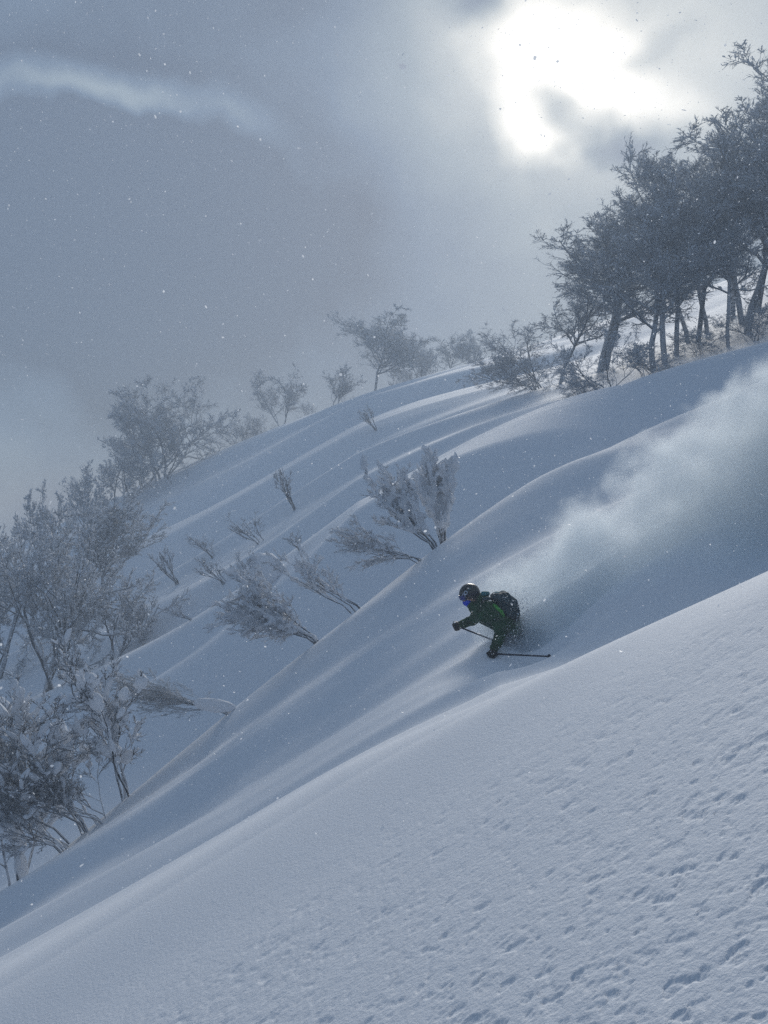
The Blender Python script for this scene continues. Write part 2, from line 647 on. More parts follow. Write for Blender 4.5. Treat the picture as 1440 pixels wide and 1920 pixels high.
def integrate(start, d, length, N, rng, gnarl, trop, tropw):
    """grow B curved shoots; returns (B,N,3)"""
    B = len(start)
    P = np.empty((B, N, 3))
    P[:, 0] = start
    d = norm(d)
    step = (length / (N - 1))[:, None]
    for i in range(1, N):
        d = norm(d + gnarl * rng.normal(size=(B, 3)) + trop * tropw)
        P[:, i] = P[:, i - 1] + d * step
    return P


def children(P, Rr, rng, n, tmin, tmax, lmin, lmax, ang, N, gnarl, trop, tropw, taper=0.6, rscale=0.62, rend=0.35, shape=0.5, rmin=0.0):
    B, M, _ = P.shape
    pi = np.repeat(np.arange(B), n)
    t = rng.uniform(tmin, tmax, len(pi))
    f = t * (M - 1)
    i = np.minimum(f.astype(int), M - 2)
    fr = (f - i)[:, None]
    a, b = P[pi, i], P[pi, i + 1]
    st = a + (b - a) * fr
    tg = norm(b - a)
    r0 = (Rr[pi, i] * (1 - fr[:, 0]) + Rr[pi, i + 1] * fr[:, 0]) * rscale
    r0 = np.maximum(r0, rmin)
    rv = rng.normal(size=(len(pi), 3))
    pp = norm(rv - (rv * tg).sum(-1, keepdims=True) * tg)
    an = np.radians(rng.normal(ang, ang * 0.25, len(pi)))[:, None]
    d = np.cos(an) * tg + np.sin(an) * pp
    plen = np.linalg.norm(P[:, 1:] - P[:, :-1], axis=-1).sum(-1)[pi]
    L = plen * rng.uniform(lmin, lmax, len(pi)) * (1 - shape * t)
    C = integrate(st, d, L, N, rng, gnarl, np.array(trop), tropw)
    s = np.linspace(0, 1, N)[None]
    CR = r0[:, None] * (1 - (1 - rend) * s)
    return C, CR


def tubes(P, Rr, sides):
    """(B,N,3),(B,N) -> verts, quads"""
    B, N, _ = P.shape
    tg = np.empty_like(P)
    tg[:, 1:-1] = P[:, 2:] - P[:, :-2]
    tg[:, 0] = P[:, 1] - P[:, 0]
    tg[:, -1] = P[:, -1] - P[:, -2]
    tg = norm(tg)
    ref = np.where(np.abs(tg[..., 2:3]) > 0.9, np.array([1.0, 0, 0]), np.array([0, 0, 1.0]))
    a = norm(np.cross(tg, ref))
    b = np.cross(tg, a)
    th = np.linspace(0, 2 * np.pi, sides, endpoint=False)
    V = P[:, :, None] + Rr[:, :, None, None] * (np.cos(th)[None, None, :, None] * a[:, :, None] + np.sin(th)[None, None, :, None] * b[:, :, None])
    idx = np.arange(B * N * sides).reshape(B, N, sides)
    nx = np.roll(idx, -1, 2)
    F = np.stack([idx[:, :-1], nx[:, :-1], nx[:, 1:], idx[:, 1:]], -1).reshape(-1, 4)
    return V.reshape(-1, 3), F


def join_parts(parts):
    vs_, fs_, o = [], [], 0
    for v, f in parts:
        vs_.append(v)
        fs_.append(f + o)
        o += len(v)
    return np.concatenate(vs_), np.concatenate(fs_)


def ico(sub):
    bm = bmesh.new()
    bmesh.ops.create_icosphere(bm, subdivisions=sub, radius=1)
    v = np.array([x.co[:] for x in bm.verts])
    f = np.array([[x.index for x in p.verts] for p in bm.faces])
    bm.free()
    return v, f


OCT = (np.array([[1, 0, 0], [-1, 0, 0], [0, 1, 0], [0, -1, 0], [0, 0, 1], [0, 0, -1]], float),
       np.array([[0, 2, 4], [2, 1, 4], [1, 3, 4], [3, 0, 4], [2, 0, 5], [1, 2, 5], [3, 1, 5], [0, 3, 5]]))
ICO1 = ico(1)
ICO2 = ico(2)
ICO3 = ico(3)


def lumps(c, tg, hl, hw, hh, unit, rng, rough=0.15):
    """snow lumps: centres, axis direction, half length, half width, half height"""
    uv, uf = unit
    B = len(c)
    t = norm(tg)
    side = np.cross(t, np.array([0, 0, 1.0]))
    side = norm(np.where(np.linalg.norm(side, axis=-1, keepdims=True) < 0.05, np.array([1.0, 0, 0]), side))
    up = np.cross(side, t)
    k = 1 + rough * rng.normal(size=(B, len(uv)))
    V = (c[:, None] + t[:, None] * (uv[None, :, 0:1] * hl[:, None, None] * k[..., None])
         + side[:, None] * (uv[None, :, 1:2] * hw[:, None, None] * k[..., None])
         + up[:, None] * (uv[None, :, 2:3] * hh[:, None, None] * k[..., None]))
    F = uf[None] + (np.arange(B) * len(uv))[:, None, None]
    return V.reshape(-1, 3), F.reshape(-1, 3)


def snow_on(P, Rr, rng, prob, hl, hw, unit, rough=0.15, lift=0.6, flat=0.7):
    """lumps lying along the segments of the shoots"""
    a, b = P[:, :-1].reshape(-1, 3), P[:, 1:].reshape(-1, 3)
    rr = Rr[:, 1:].reshape(-1)
    k = rng.random(len(a)) < prob
    a, b, rr = a[k], b[k], rr[k]
    t = rng.random((len(a), 1))
    c = a + (b - a) * t
    w = hw * rng.uniform(0.55, 1.5, len(c))
    L = hl * rng.uniform(0.6, 1.5, len(c))
    c = c + np.array([0, 0, 1.0]) * (rr + w * flat * lift)[:, None]
    return lumps(c, b - a, L, w, w * flat, unit, rng, rough)


def plant_meshes(name, seed, H, W, style):
    """meshes (trunk, crown, snow) of one plant rooted at the origin"""
    rng = np.random.default_rng(seed)
    s = style
    ns = s.get('stems', 1)
    lean = np.array(s.get('lean', (0, 0, 1.0)), float)
    spread = s.get('spread', 0.15)
    d0 = norm(lean[None] + spread * rng.normal(size=(ns, 3)) * np.array([1, 1, 0.5]))
    st = np.zeros((ns, 3))
    st[:, :2] = rng.normal(size=(ns, 2)) * s.get('foot', 0.05) * H
    trunkL = H * s.get('trunk', 0.6) * rng.uniform(0.8, 1.1, ns)
    r0 = H * s.get('r0', 0.022) * rng.uniform(0.7, 1.0, ns)
    T = integrate(st, d0, trunkL, 9, rng, s.get('gnarl0', 0.10), np.array(s.get('trop0', (0, 0, 1.0))), s.get('tropw0', 0.06))
    T[:, 0, 2] -= 0.06 * H
    TR = r0[:, None] * np.linspace(1, 0.45, 9)[None]
    up = np.array(s.get('trop', (0, 0, 1.0)))
    n = s['n']
    wl_ = W / H
    L1, R1 = children(T, TR, rng, n[0], s.get('t0', 0.35), 1.0, s['l1'][0], s['l1'][1], s['ang'][0], 8, s.get('gnarl', 0.16), up, s.get('tropw', 0.08), shape=s.get('shape', 0.3))
    L2, R2 = children(L1, R1, rng, n[1], 0.15, 1.0, 0.3, 0.62, s['ang'][1], 6, s.get('gnarl', 0.16), up, s.get('tropw', 0.08), rmin=H * s.get('rtwig', 0.0022))
    L3, R3 = children(L2, R2, rng, n[2], 0.1, 1.0, 0.35, 0.7, s['ang'][2], 4, s.get('gnarl', 0.16), up, s.get('tropw', 0.08), rmin=H * s.get('rtwig', 0.0022) * 0.85)
    levels = [(L2, R2, 3), (L3, R3, 3)]
    if n[3]:
        L4, R4 = children(L3, R3, rng, n[3], 0.1, 1.0, 0.38, 0.72, s['ang'][2], 2, 0.2, up, s.get('tropw', 0.08), rmin=H * s.get('rtwig', 0.0022) * 0.7)
        levels.append((L4, R4, 3))
    # fit to the wanted size
    allp = np.concatenate([L3.reshape(-1, 3), L1.reshape(-1, 3)])
    hz = np.percentile(allp[:, 2], 99.5)
    wx = np.percentile(allp[:, 0], 99.5) - np.percentile(allp[:, 0], 0.5)
    sc = np.array([W / wx, 0.5 * (W / wx + H / hz), H / hz])
    if s.get('keepy'):
        sc[1] = sc[0]
    for arr in [T, L1] + [lv[0] for lv in levels]:
        arr *= sc
    for arr in [T, L1] + [lv[0] for lv in levels]:
        arr[..., 0] += s.get('shear', 0.0) * arr[..., 2]
    stems = []
    for i in range(ns):
        k = slice(i * n[0], (i + 1) * n[0])
        tv, tf = join_parts([tubes(T[i:i + 1], TR[i:i + 1], 7), tubes(L1[k], R1[k], 5)])
        stems.append(mesh_arrays(name + '_stem', tv, tf))
        stems[-1].materials.append(s.get('bark', M_BARK))
    cv_, cf = join_parts([tubes(*lv) for lv in levels])
    sp = []
    unit = s.get('unit', OCT)
    for (A, B_, prob, hl, hw) in s['snow']:
        src = {0: (T, TR), 1: (L1, R1), 2: (L2, R2), 3: (L3, R3)}
        src[4] = (L4, R4) if n[3] else (L3, R3)
        sp.append(snow_on(*src[A], rng, prob, hl * H, hw * H, B_ or unit, s.get('rough', 0.15), s.get('lift', 0.6), s.get('flat', 0.7)))
    me_c = mesh_arrays(name + '_crown', cv_, cf)
    me_c.materials.append(s.get('twig', M_TWIG))
    res = [('stem' if s.get('shrub') else 'trunk', m) for m in stems] + [('crown' if not s.get('shrub') else 'twigs', me_c)]
    if sp:
        for (c, ax, hl, hw, hh) in s.get('pillows', []):
            sp.append(lumps(np.array([c], float) * np.array([W, W, H]), np.array([ax], float), np.array([hl * W]), np.array([hw * W]), np.array([hh * W]), ICO3, rng, 0.05))
        sv, sf = join_parts(sp)
        me_s = mesh_arrays(name + '_snow', sv, sf)
        if s.get('voxel'):
            me_s = fuse(me_s, s['voxel'])
        me_s.materials.append(M_SNOW)
        res.append(('snow_load', me_s))
    return res


def place(name, meshes, loc, label, cat, group, rot=0.0, scale=1.0):
    root = link(name, None, loc=loc)
    root.rotation_euler = (0, 0, rot)
    root.scale = (scale,) * 3 if not hasattr(scale, '__len__') else scale
    tag(root, label, cat, group)
    for nm, me in meshes:
        c = link(nm, me, parent=root)
        if nm in ('crown', 'twigs', 'snow_load'):
            c['kind'] = 'stuff'
    return root


# styles
FAR = dict(n=(13, 10, 9, 6), l1=(0.5, 0.9), ang=(50, 45, 45), t0=0.22, tropw=0.05, gnarl=0.17, rtwig=0.0026,
           snow=[(1, None, 0.5, 0.02, 0.010), (2, None, 0.55, 0.014, 0.0065), (3, None, 0.6, 0.010, 0.0050), (4, None, 0.35, 0.008, 0.0042)])
GROVE = dict(FAR, rtwig=0.0018, n=(14, 10, 9, 6), l1=(0.42, 0.70), t0=0.32, trunk=0.72, r0=0.016, gnarl0=0.06, tropw=0.06,
             snow=[(1, None, 0.5, 0.016, 0.008), (2, None, 0.45, 0.011, 0.005), (3, None, 0.4, 0.007, 0.0030), (4, None, 0.22, 0.005, 0.0022)])
BROAD = dict(FAR, stems=1, trunk=0.55, t0=0.4, ang=(55, 48, 45), l1=(0.6, 1.0))
MULTI = dict(FAR, stems=4, foot=0.04, spread=0.4, trunk=0.6, n=(8, 8, 8, 6), t0=0.2, r0=0.015)
THIN = dict(FAR, stems=2, trunk=0.7, n=(10, 8, 8, 6), t0=0.25, r0=0.014, ang=(35, 38, 40))
BUSH = dict(FAR, stems=6, foot=0.06, spread=0.5, trunk=0.6, n=(4, 5, 6, 5), t0=0.15, r0=0.012)
SHRUB = dict(shrub=True, stems=5, foot=0.03, spread=0.3, trunk=0.75, n=(6, 6, 5, 0), l1=(0.4, 0.7), ang=(26, 28, 30), t0=0.2,
             gnarl=0.09, gnarl0=0.06, r0=0.012, rtwig=0.0032, keepy=True, unit=ICO1, bark=M_TWIG_DARK, twig=M_TWIG_DARK, rough=0.12, flat=0.75,
             snow=[(1, ICO2, 0.3, 0.06, 0.014), (2, None, 0.35, 0.05, 0.010), (3, None, 0.3, 0.035, 0.008)])
HEAVY = dict(SHRUB, voxel=0.02, n=(7, 7, 6, 3), rtwig=0.0036, gnarl=0.12, twig=M_TWIG, snow=[(0, ICO2, 0.3, 0.06, 0.028), (1, ICO2, 0.45, 0.06, 0.024), (2, ICO1, 0.55, 0.05, 0.019), (3, ICO1, 0.42, 0.030, 0.011)])
CLOT = dict(HEAVY, twig=M_TWIG_DARK, n=(7, 7, 6, 2), gnarl=0.13, gnarl0=0.12, ang=(34, 36, 38), rtwig=0.0034, r0=0.009,
            snow=[(0, ICO2, 0.15, 0.05, 0.022), (1, ICO2, 0.07, 0.06, 0.034), (1, ICO2, 0.32, 0.04, 0.014), (2, ICO2, 0.03, 0.05, 0.026), (2, ICO1, 0.26, 0.03, 0.009), (3, ICO1, 0.2, 0.02, 0.006)])
SPARSE = dict(SHRUB, rtwig=0.006, r0=0.02, n=(5, 5, 4, 0), snow=[(1, ICO2, 0.2, 0.06, 0.012), (3, None, 0.15, 0.035, 0.008)])
DROOP = (-0.5, 0, -0.15)


def S(base, **k):
    return dict(base, **k)


# ------------------------------------------------------------------ vegetation
GROUP_GROVE = 'snowy trees of the grove high on the right'
variants = [plant_meshes('grove_tree_%d' % i, 100 + i, 12.0, 8.0 + 0.8 * (i % 3), S(GROVE, lean=(0, 0, 1))) for i in range(4)]
# u, depth, height in px, variant, rotation, width factor, label
def hpx(hp, u, y):
    """height in photo pixels; a negative number names the photo row of the top instead"""
    return hp if hp > 0 else max(30.0, (row_of(u, y) + hp) * 0.96)


GROVE_TREES = [
    (1205, 42, -400, 0, 0.3, 1.45, 'broad snowy tree at the left end of the grove'),
    (1075, 45, -500, 3, 1.1, 1.3, 'small outermost tree at the left tip of the grove crowns'),
    (1128, 46, -375, 1, 2.1, 1.3, 'low spreading tree whose crown hangs out left of the grove'),
    (1165, 47, -350, 2, 5.2, 1.2, 'tree carrying the first step of the grove top above its left end'),
    (1237, 43, -285, 2, 1.2, 1.0, 'tall tree with the grove\'s pointed left-hand top'),
    (1258, 47, -240, 3, 4.0, 0.9, 'slim tree just right of the left-hand top of the grove'),
    (1276, 44, -290, 0, 5.1, 0.9, 'slender trunked tree in the middle of the grove'),
    (1294, 46, -300, 1, 0.8, 1.0, 'thick trunked tree right of the middle of the grove'),
    (1308, 49, -290, 2, 3.2, 0.9, 'straight tree set back behind the thick trunk'),
    (1342, 43, -300, 3, 2.6, 0.9, 'thin dark trunked tree standing forward at the grove edge'),
    (1366, 52, -240, 0, 1.9, 1.0, 'leaning tree behind the bright gap under the crowns'),
    (1400, 48, -205, 1, 4.4, 1.0, 'large tree with the high shoulder on the grove\'s right'),
    (1445, 44, -150, 2, 5.6, 1.1, 'tallest tree, cut by the right edge of the picture'),
    (1475, 50, -120, 3, 0.1, 1.1, 'tree at the far right edge behind the tallest one'),
    (1520, 46, -110, 0, 3.7, 1.1, 'tree mostly outside the right edge of the picture'),
]
for u, y, hp, vi, rot, wf, lab in GROVE_TREES:
    h = hpx(hp, u, y) * y / FPX
    sc = h / 12.0
    place('snowy_tree', variants[vi], spot(u, y), lab, 'tree', GROUP_GROVE, rot, (sc * wf, sc * wf, sc))

# single far trees along the skyline and the left side: name, u, depth, height px, width px, seed, style, label
DENSE = dict(BUSH, stems=7, n=(6, 7, 7, 5), t0=0.1)
FT = [
    (716, 76, -568, 165, 201, S(BROAD, shear=-0.30, n=(20, 12, 9, 6), t0=0.32, l1=(0.45, 0.7)), 'lone umbrella shaped tree on the skyline ridge', 'tree'),
    (742, 79, -690, 50, 202, S(BUSH), 'small bush at the foot of the umbrella shaped tree', 'bush'),
    (628, 76, -685, 75, 203, S(THIN), 'small slender tree left of the umbrella shaped tree', 'tree'),
    (575, 76, -752, 55, 204, S(BUSH), 'dark little bush on the skyline between two small trees', 'bush'),
    (525, 78, -682, 105, 205, S(THIN, shear=-0.25), 'open crowned tree on the skyline right of the big many stemmed tree', 'tree'),
    (450, 81, -780, 100, 206, S(DENSE), 'pale low bush spilling over the skyline beside the big tree', 'bush'),
    (300, 72, -700, 225, 207, S(MULTI, shear=-0.1, n=(10, 9, 8, 6), t0=0.1), 'big wide many stemmed tree on the left skyline', 'tree'),
    (235, 70, -810, 140, 208, S(DENSE), 'scrubby bush below the big wide tree', 'bush'),
    (165, 66, -868, 110, 221, S(DENSE), 'pale scrub running down left from the big wide tree', 'bush'),
    (660, 79, -742, 55, 225, S(BUSH), 'low bush between the slender tree and the umbrella shaped tree', 'bush'),
    (488, 80, -770, 70, 226, S(BUSH), 'round hazy bush just left of the open crowned tree', 'bush'),
    (352, 70, -868, 40, 209, S(THIN, n=(4, 4, 4, 3)), 'spindly sapling right of the big wide tree', 'sapling'),
    (95, 52, -908, 105, 210, S(THIN), 'small forked tree by the left edge above the snow hump', 'tree'),
    (170, 46, -872, 160, 211, S(THIN, shear=0.15), 'airy tree with side branches below the big wide tree', 'tree'),
    (70, 34, -945, 290, 212, S(MULTI, stems=4, n=(8, 7, 7, 5), t0=0.12), 'bulky snow filled tree at the left edge', 'tree'),
    (215, 36, -1035, 190, 213, S(DENSE, lean=(0.6, 0, 1), n=(5, 6, 6, 4)), 'arching snow bent tree reaching right from the bulky tree', 'tree'),
    (-30, 40, -955, 230, 214, S(MULTI, n=(7, 7, 6, 5)), 'tree half outside the left edge of the picture', 'tree'),
    (785, 82, -640, 95, 215, S(DENSE), 'bush behind the ridge just right of the umbrella shaped tree', 'bush'),
    (845, 82, -615, 100, 216, S(THIN, n=(9, 8, 7, 6)), 'twiggy tree behind the ridge in the middle of its row', 'tree'),
    (895, 82, -618, 95, 217, S(DENSE), 'hazy bush behind the ridge nearest the right hand grove', 'bush'),
    (1015, 46, -600, 200, 218, S(DENSE, lean=(-0.7, 0, 0.8)), 'low snow bent tree lying out left of the grove', 'tree'),
    (1130, 38, -620, 215, 219, S(DENSE, stems=5, lean=(-0.8, 0, 0.7)), 'arched leaning tree in front of the grove with bare lower trunk', 'tree'),
    (1090, 36, -690, 100, 220, S(DENSE, lean=(-0.4, 0, 0.8)), 'short scrubby bush at the lowest tip of the grove', 'bush'),
    (1215, 40.5, 75, 130, 222, S(DENSE), 'scrub round the foot of the broad tree at the grove\'s left end', 'bush'),
    (1310, 42, 60, 140, 223, S(DENSE), 'scrub under the middle trunks of the grove', 'bush'),
    (1410, 42, 75, 140, 224, S(DENSE), 'scrub under the right hand trunks of the grove', 'bush'),
]
for u, y, hp, wp, seed, st, lab, cat in FT:
    k = y / FPX
    nm = {'tree': 'snowy_tree', 'bush': 'snowy_bush', 'sapling': 'snowy_sapling'}[cat]
    place(nm, plant_meshes(nm + str(seed), seed, hpx(hp, u, y) * k, wp * k, st), spot(u, y), lab, cat, None)

# shrubs on and behind the main crest : u, depth, height px, width px, lean
SH = [
    (832, 22.0, 190, 90, 301, S(HEAVY, lean=(-0.12, 0, 1), stems=6, spread=0.10, ang=(24, 30, 34)), 'upright twiggy shrub above and left of the skier', 'shrub'),
    (816, 21.2, 165, 130, 302, S(HEAVY, lean=(-0.85, 0, 0.8), stems=5, spread=0.12, ang=(26, 32, 36)), 'shrub bent left at the foot of the upright twiggy shrub', 'shrub'),
    (792, 20.7, 80, 150, 303, S(HEAVY, lean=(-1, 0, 0.12), stems=6, spread=0.12, trop=DROOP, ang=(26, 32, 36)), 'flattened shrub nearest the skier, under the bent one', 'shrub'),
    (676, 20.3, 125, 165, 304, S(HEAVY, lean=(-1, 0, 0.42), stems=4, n=(5, 5, 5, 2), spread=0.16, ang=(26, 32, 36)), 'open branched shrub bowed left under a long snow pillow', 'shrub'),
    (599, 20.0, 135, 170, 305, S(HEAVY, lean=(-1, 0, 0.33), stems=10, spread=0.2, trop=DROOP, ang=(28, 32, 36)), 'dense snow plastered shrub on the crest left of the skier', 'shrub'),
    (434, 19.4, 75, 230, 306, S(HEAVY, lean=(-1, 0, 0.14), stems=9, spread=0.12, trop=(-0.6, 0, 0.1), ang=(24, 30, 34), snow=[(1, ICO1, 0.25, 0.06, 0.03), (2, ICO1, 0.15, 0.05, 0.02)], pillows=[((-0.16, 0.0, 0.15), (-1, 0, 0.12), 0.20, 0.07, 0.065)]), 'flattened fan of dark twigs with a snow cap at its root', 'shrub'),
    (228, 18.9, 310, 230, 307, S(CLOT, lean=(-0.45, 0, 1), stems=4, spread=0.3), 'snow clotted shrub with one dark upright stem on the left crest', 'shrub'),
    (160, 18.6, 300, 270, 308, S(CLOT, lean=(-0.8, 0, 0.9), stems=5, spread=0.3), 'large shrub with zigzag dark stem by the left edge', 'shrub'),
    (125, 18.3, 190, 230, 309, S(CLOT, lean=(-1, 0, 0.45), stems=6, spread=0.28), 'lowest fan shaped shrub at the left edge', 'shrub'),
    (195, 18.5, 150, 220, 320, S(CLOT, lean=(-1, 0, 0.5), stems=6, spread=0.25), 'low shrub spreading left between the two dark stemmed shrubs', 'shrub'),
    (40, 19.6, 380, 260, 310, S(CLOT, lean=(-0.2, 0, 1), stems=6, spread=0.35), 'tall snow clotted shrub cut by the left edge', 'shrub'),
    (554, -957, 76, 42, 311, S(SPARSE, lean=(-0.8, 0, 0.8), stems=4), 'small bare shrub alone on the open slope', 'shrub'),
    (487, -1018, 58, 76, 312, S(SPARSE, lean=(-0.8, 0, 0.8), stems=4), 'small bare shrub below the lone one on the open slope', 'shrub'),
    (562, -1035, 40, 40, 313, S(SPARSE, lean=(-0.5, 0, 0.8), stems=5), 'tiny shrub right of the rounded snow hump', 'shrub'),
    (422, -1100, 48, 62, 314, S(SPARSE, lean=(-0.8, 0, 0.7), stems=6), 'small dense shrub left of the rounded snow hump', 'shrub'),
    (335, -1095, 72, 50, 315, S(SPARSE, lean=(-0.8, 0, 0.8), stems=4), 'spindly shrub further left on the slope beside the arching tree', 'shrub'),
    (360, -1165, 36, 46, 316, S(SPARSE, lean=(-1, 0, 0.5), stems=4), 'half buried shrub low on the slope above the near crest', 'shrub'),
    (706, -810, 48, 36, 317, S(SPARSE, lean=(-0.8, 0, 0.8), stems=4), 'faint sapling on the slope below the umbrella shaped tree', 'shrub'),
    (490, -1104, 72, 86, 319, S(SHRUB, stems=4, lean=(-0.6, 0, 0.8), voxel=0.035, pillows=[((0.06, 0, 0.42), (1, 0, 0), 0.50, 0.45, 0.50)]), 'rounded snow hump burying a shrub with a dark gap at its left foot', 'shrub'),
    (402, -1048, 42, 62, 318, S(SPARSE, lean=(-0.6, 0, 0.8), stems=5), 'faint pale shrub above the small dense shrub', 'shrub'),
    (322, -908, 34, 20, 321, S(SPARSE, lean=(-0.3, 0, 1), stems=2), 'thin bare shoot at the foot of the big wide tree', 'shrub'),
]


def depth_at(u, v, y0=24.0, y1=79.0):
    """distance at which the open slope shows at this photo row"""
    c = np.linspace(y0, y1, 240)
    rows = np.minimum.accumulate([row_of(u, q) for q in c])     # what nearer rolls hide is skipped
    return float(c[min(int(np.searchsorted(-rows, -v)), len(c) - 1)])


for u, y, hp, wp, seed, st, lab, cat in SH:
    if y < 0:
        y = depth_at(u, -y)
    k = y / FPX
    place('snowy_shrub', plant_meshes('snowy_shrub' + str(seed), seed, hp * k, wp * k * 0.86, st), spot(u, y), lab, cat, None)

# ------------------------------------------------------------------ the skier
YS = 14.0


def P3(u, v, dy=0.0):
    y = YS + dy
    return Vector(((u - CU) / FPX * y, y, (CV - v) / FPX * y))


ORIGIN = P3(938, 1268, 0)


def capsules(chains):
    """overlapping tapered capsules: chains of (point, radius)"""
    bm = bmesh.new()
    for ch in chains:
        for p, r in ch:
            bmesh.ops.create_icosphere(bm, subdivisions=3, radius=r, matrix=Matrix.Translation(p))
        for (p, r), (q, t) in zip(ch[:-1], ch[1:]):
            d = q - p
            if d.length < 1e-5:
                continue
            M = Matrix.Translation((p + q) / 2) @ d.to_track_quat('Z', 'Y').to_matrix().to_4x4()
            bmesh.ops.create_cone(bm, cap_ends=True, segments=20, radius1=r, radius2=t, depth=d.length, matrix=M)
    me = bpy.data.meshes.new('capsules')
    bm.to_mesh(me)
    bm.free()
    return me


def skin(chains, voxel, smooth=4, factor=0.5, folds=0.0):
    ch = [[(p - ORIGIN, r) for p, r in c] for c in chains]
    me = fuse(capsules(ch), voxel, smooth, factor)
    if folds:
        for v in me.vertices:
            q = v.co + 0.05 * noise.noise_vector(v.co * 6)
            k = noise.noise(Vector((q.x * 7, q.y * 7, q.z * 16))) + 0.6 * noise.noise(Vector((q.x * 18 + 5, q.y * 18, q.z * 30)))
            v.co += v.normal * folds * k
    return me


M_JACKET = mat_plain('dark_olive_shell', (0.006, 0.048, 0.014), 0.75, 0.5, 9, bump=0.3)
M_TROUSER = mat_plain('black_shell', (0.004, 0.006, 0.006), 0.75, 0.4, 10, bump=0.3)
M_GLOVE = mat_plain('black_leather', (0.008, 0.008, 0.009), 0.5, 0.3, 40)
M_HELMET = mat_plain('black_helmet_shell', (0.006, 0.009, 0.010), 0.35, 0.3, 20)
M_LENS = mat_plain('blue_lens', (0.01, 0.02, 0.16), 0.12, 0.2, 12)
M_FRAME = mat_plain('dark_goggle_frame', (0.006, 0.006, 0.02), 0.4, 0.2, 20)
M_GAITER = mat_plain('bright_blue_fleece', (0.02, 0.06, 0.62), 0.8, 0.25, 40)
M_SKIN = mat_plain('skin', (0.45, 0.27, 0.2), 0.5, 0.1, 30)
M_PACK = mat_plain('dark_teal_nylon', (0.014, 0.04, 0.052), 0.6, 0.4, 14, bump=0.3)
M_GREEN = mat_plain('leaf_green_nylon', (0.035, 0.28, 0.02), 0.6, 0.35, 22)
M_TEAL = mat_plain('teal_trim', (0.03, 0.16, 0.19), 0.6, 0.3, 22)
M_POLE = mat_plain('dark_aluminium', (0.012, 0.012, 0.03), 0.4, 0.2, 30, metallic=0.3)
M_SKI = mat_plain('dark_ski_topsheet', (0.01, 0.013, 0.03), 0.4, 0.4, 6)
M_WHITE = mat_plain('white_print', (0.55, 0.62, 0.75), 0.6, 0.1, 20)

person = link('person', None, loc=ORIGIN)
tag(person, 'skier crouching downhill in dark clothes, helmet and blue face cover, waist deep in flying powder', 'person')

# joints
head = P3(881, 1116, 0)
neck = P3(894, 1131, 0)
chest = P3(911, 1149, 0)
waist = P3(938, 1166, 0)
pelvis = P3(958, 1180, 0)
sh_n, el_n, wr_n, ha_n = P3(919, 1141, -0.20), P3(939, 1181, -0.42), P3(928, 1214, -0.50), P3(923, 1226, -0.51)
sh_f, el_f, wr_f, ha_f = P3(900, 1141, 0.20), P3(888, 1163, 0.36), P3(864, 1171, 0.38), P3(857, 1174, 0.38)
hip_n, kn_n, an_n = P3(966, 1184, -0.10), P3(940, 1210, -0.16), P3(958, 1252, -0.15)
hip_f, kn_f, an_f = P3(966, 1184, 0.10), P3(936, 1209, 0.20), P3(954, 1252, 0.22)
DY = Vector((0, 0.10, 0))
F = Vector((-0.93, -0.20, -0.30)).normalized()                 # where the face points
U = (Vector((0, 0, 1)) - F * F.z).normalized()
Lf = U.cross(F)                                                # the skier's left, towards the camera


def hp(f, l, u):
    return head + F * f + Lf * l + U * u


body_chains = [
    [(pelvis - DY, 0.115), (waist - DY * 0.8, 0.10), (chest - DY, 0.115), (neck, 0.06), (head, 0.085)],
    [(pelvis + DY, 0.115), (waist + DY * 0.8, 0.10), (chest + DY, 0.115), (neck, 0.06)],
    [(hp(0.02, 0, 0.02), 0.098), (hp(0.06, 0, -0.06), 0.062), (hp(0.075, 0, -0.095), 0.035)],
    [(hp(0.095, 0, 0.0), 0.02), (hp(0.118, 0, -0.03), 0.014)],   # nose
    [(hp(0.085, 0.02, -0.065), 0.012), (hp(0.085, -0.02, -0.065), 0.012)],   # mouth
    [(hp(0, 0.09, -0.02), 0.022)], [(hp(0, -0.09, -0.02), 0.022)],
    [(chest, 0.11), (sh_n, 0.065), (el_n, 0.045), (wr_n, 0.032), (ha_n, 0.038)],
    [(chest, 0.11), (sh_f, 0.065), (el_f, 0.045), (wr_f, 0.032), (ha_f, 0.038)],
    [(hip_n, 0.095), (kn_n, 0.062), (an_n, 0.045)],
    [(hip_f, 0.095), (kn_f, 0.062), (an_f, 0.045)],
]
link('body', skin(body_chains, 0.014, 3), M_SKIN, person)

jacket_chains = [
    [(pelvis - DY, 0.155), (waist - DY * 0.8, 0.145), (chest - DY, 0.16), (P3(900, 1139, -0.06), 0.105), (P3(893, 1131, 0), 0.085)],
    [(pelvis + DY, 0.155), (waist + DY * 0.8, 0.145), (chest + DY, 0.16), (P3(900, 1139, 0.06), 0.105)],
    [(P3(903, 1122, -0.05), 0.075), (P3(906, 1120, 0.06), 0.075)],        # hood bunched behind the neck
    [(P3(912, 1143, -0.1), 0.13), (sh_n, 0.105), (P3(931, 1163, -0.32), 0.092), (el_n, 0.086), (P3(935, 1199, -0.47), 0.074), (wr_n, 0.066)],
    [(P3(905, 1143, 0.1), 0.13), (sh_f, 0.105), (el_f, 0.082), (P3(875, 1167, 0.37), 0.07), (wr_f, 0.06)],
    [(P3(952, 1184, -0.02), 0.15), (P3(962, 1176, 0.0), 0.16)],
    [(P3(890, 1141, -0.03), 0.085), (P3(886, 1135, -0.04), 0.07), (P3(888, 1133, 0.05), 0.07)],   # stand up collar
]
link('jacket', skin(jacket_chains, 0.014, 3, 0.5, 0.016), M_JACKET, person)

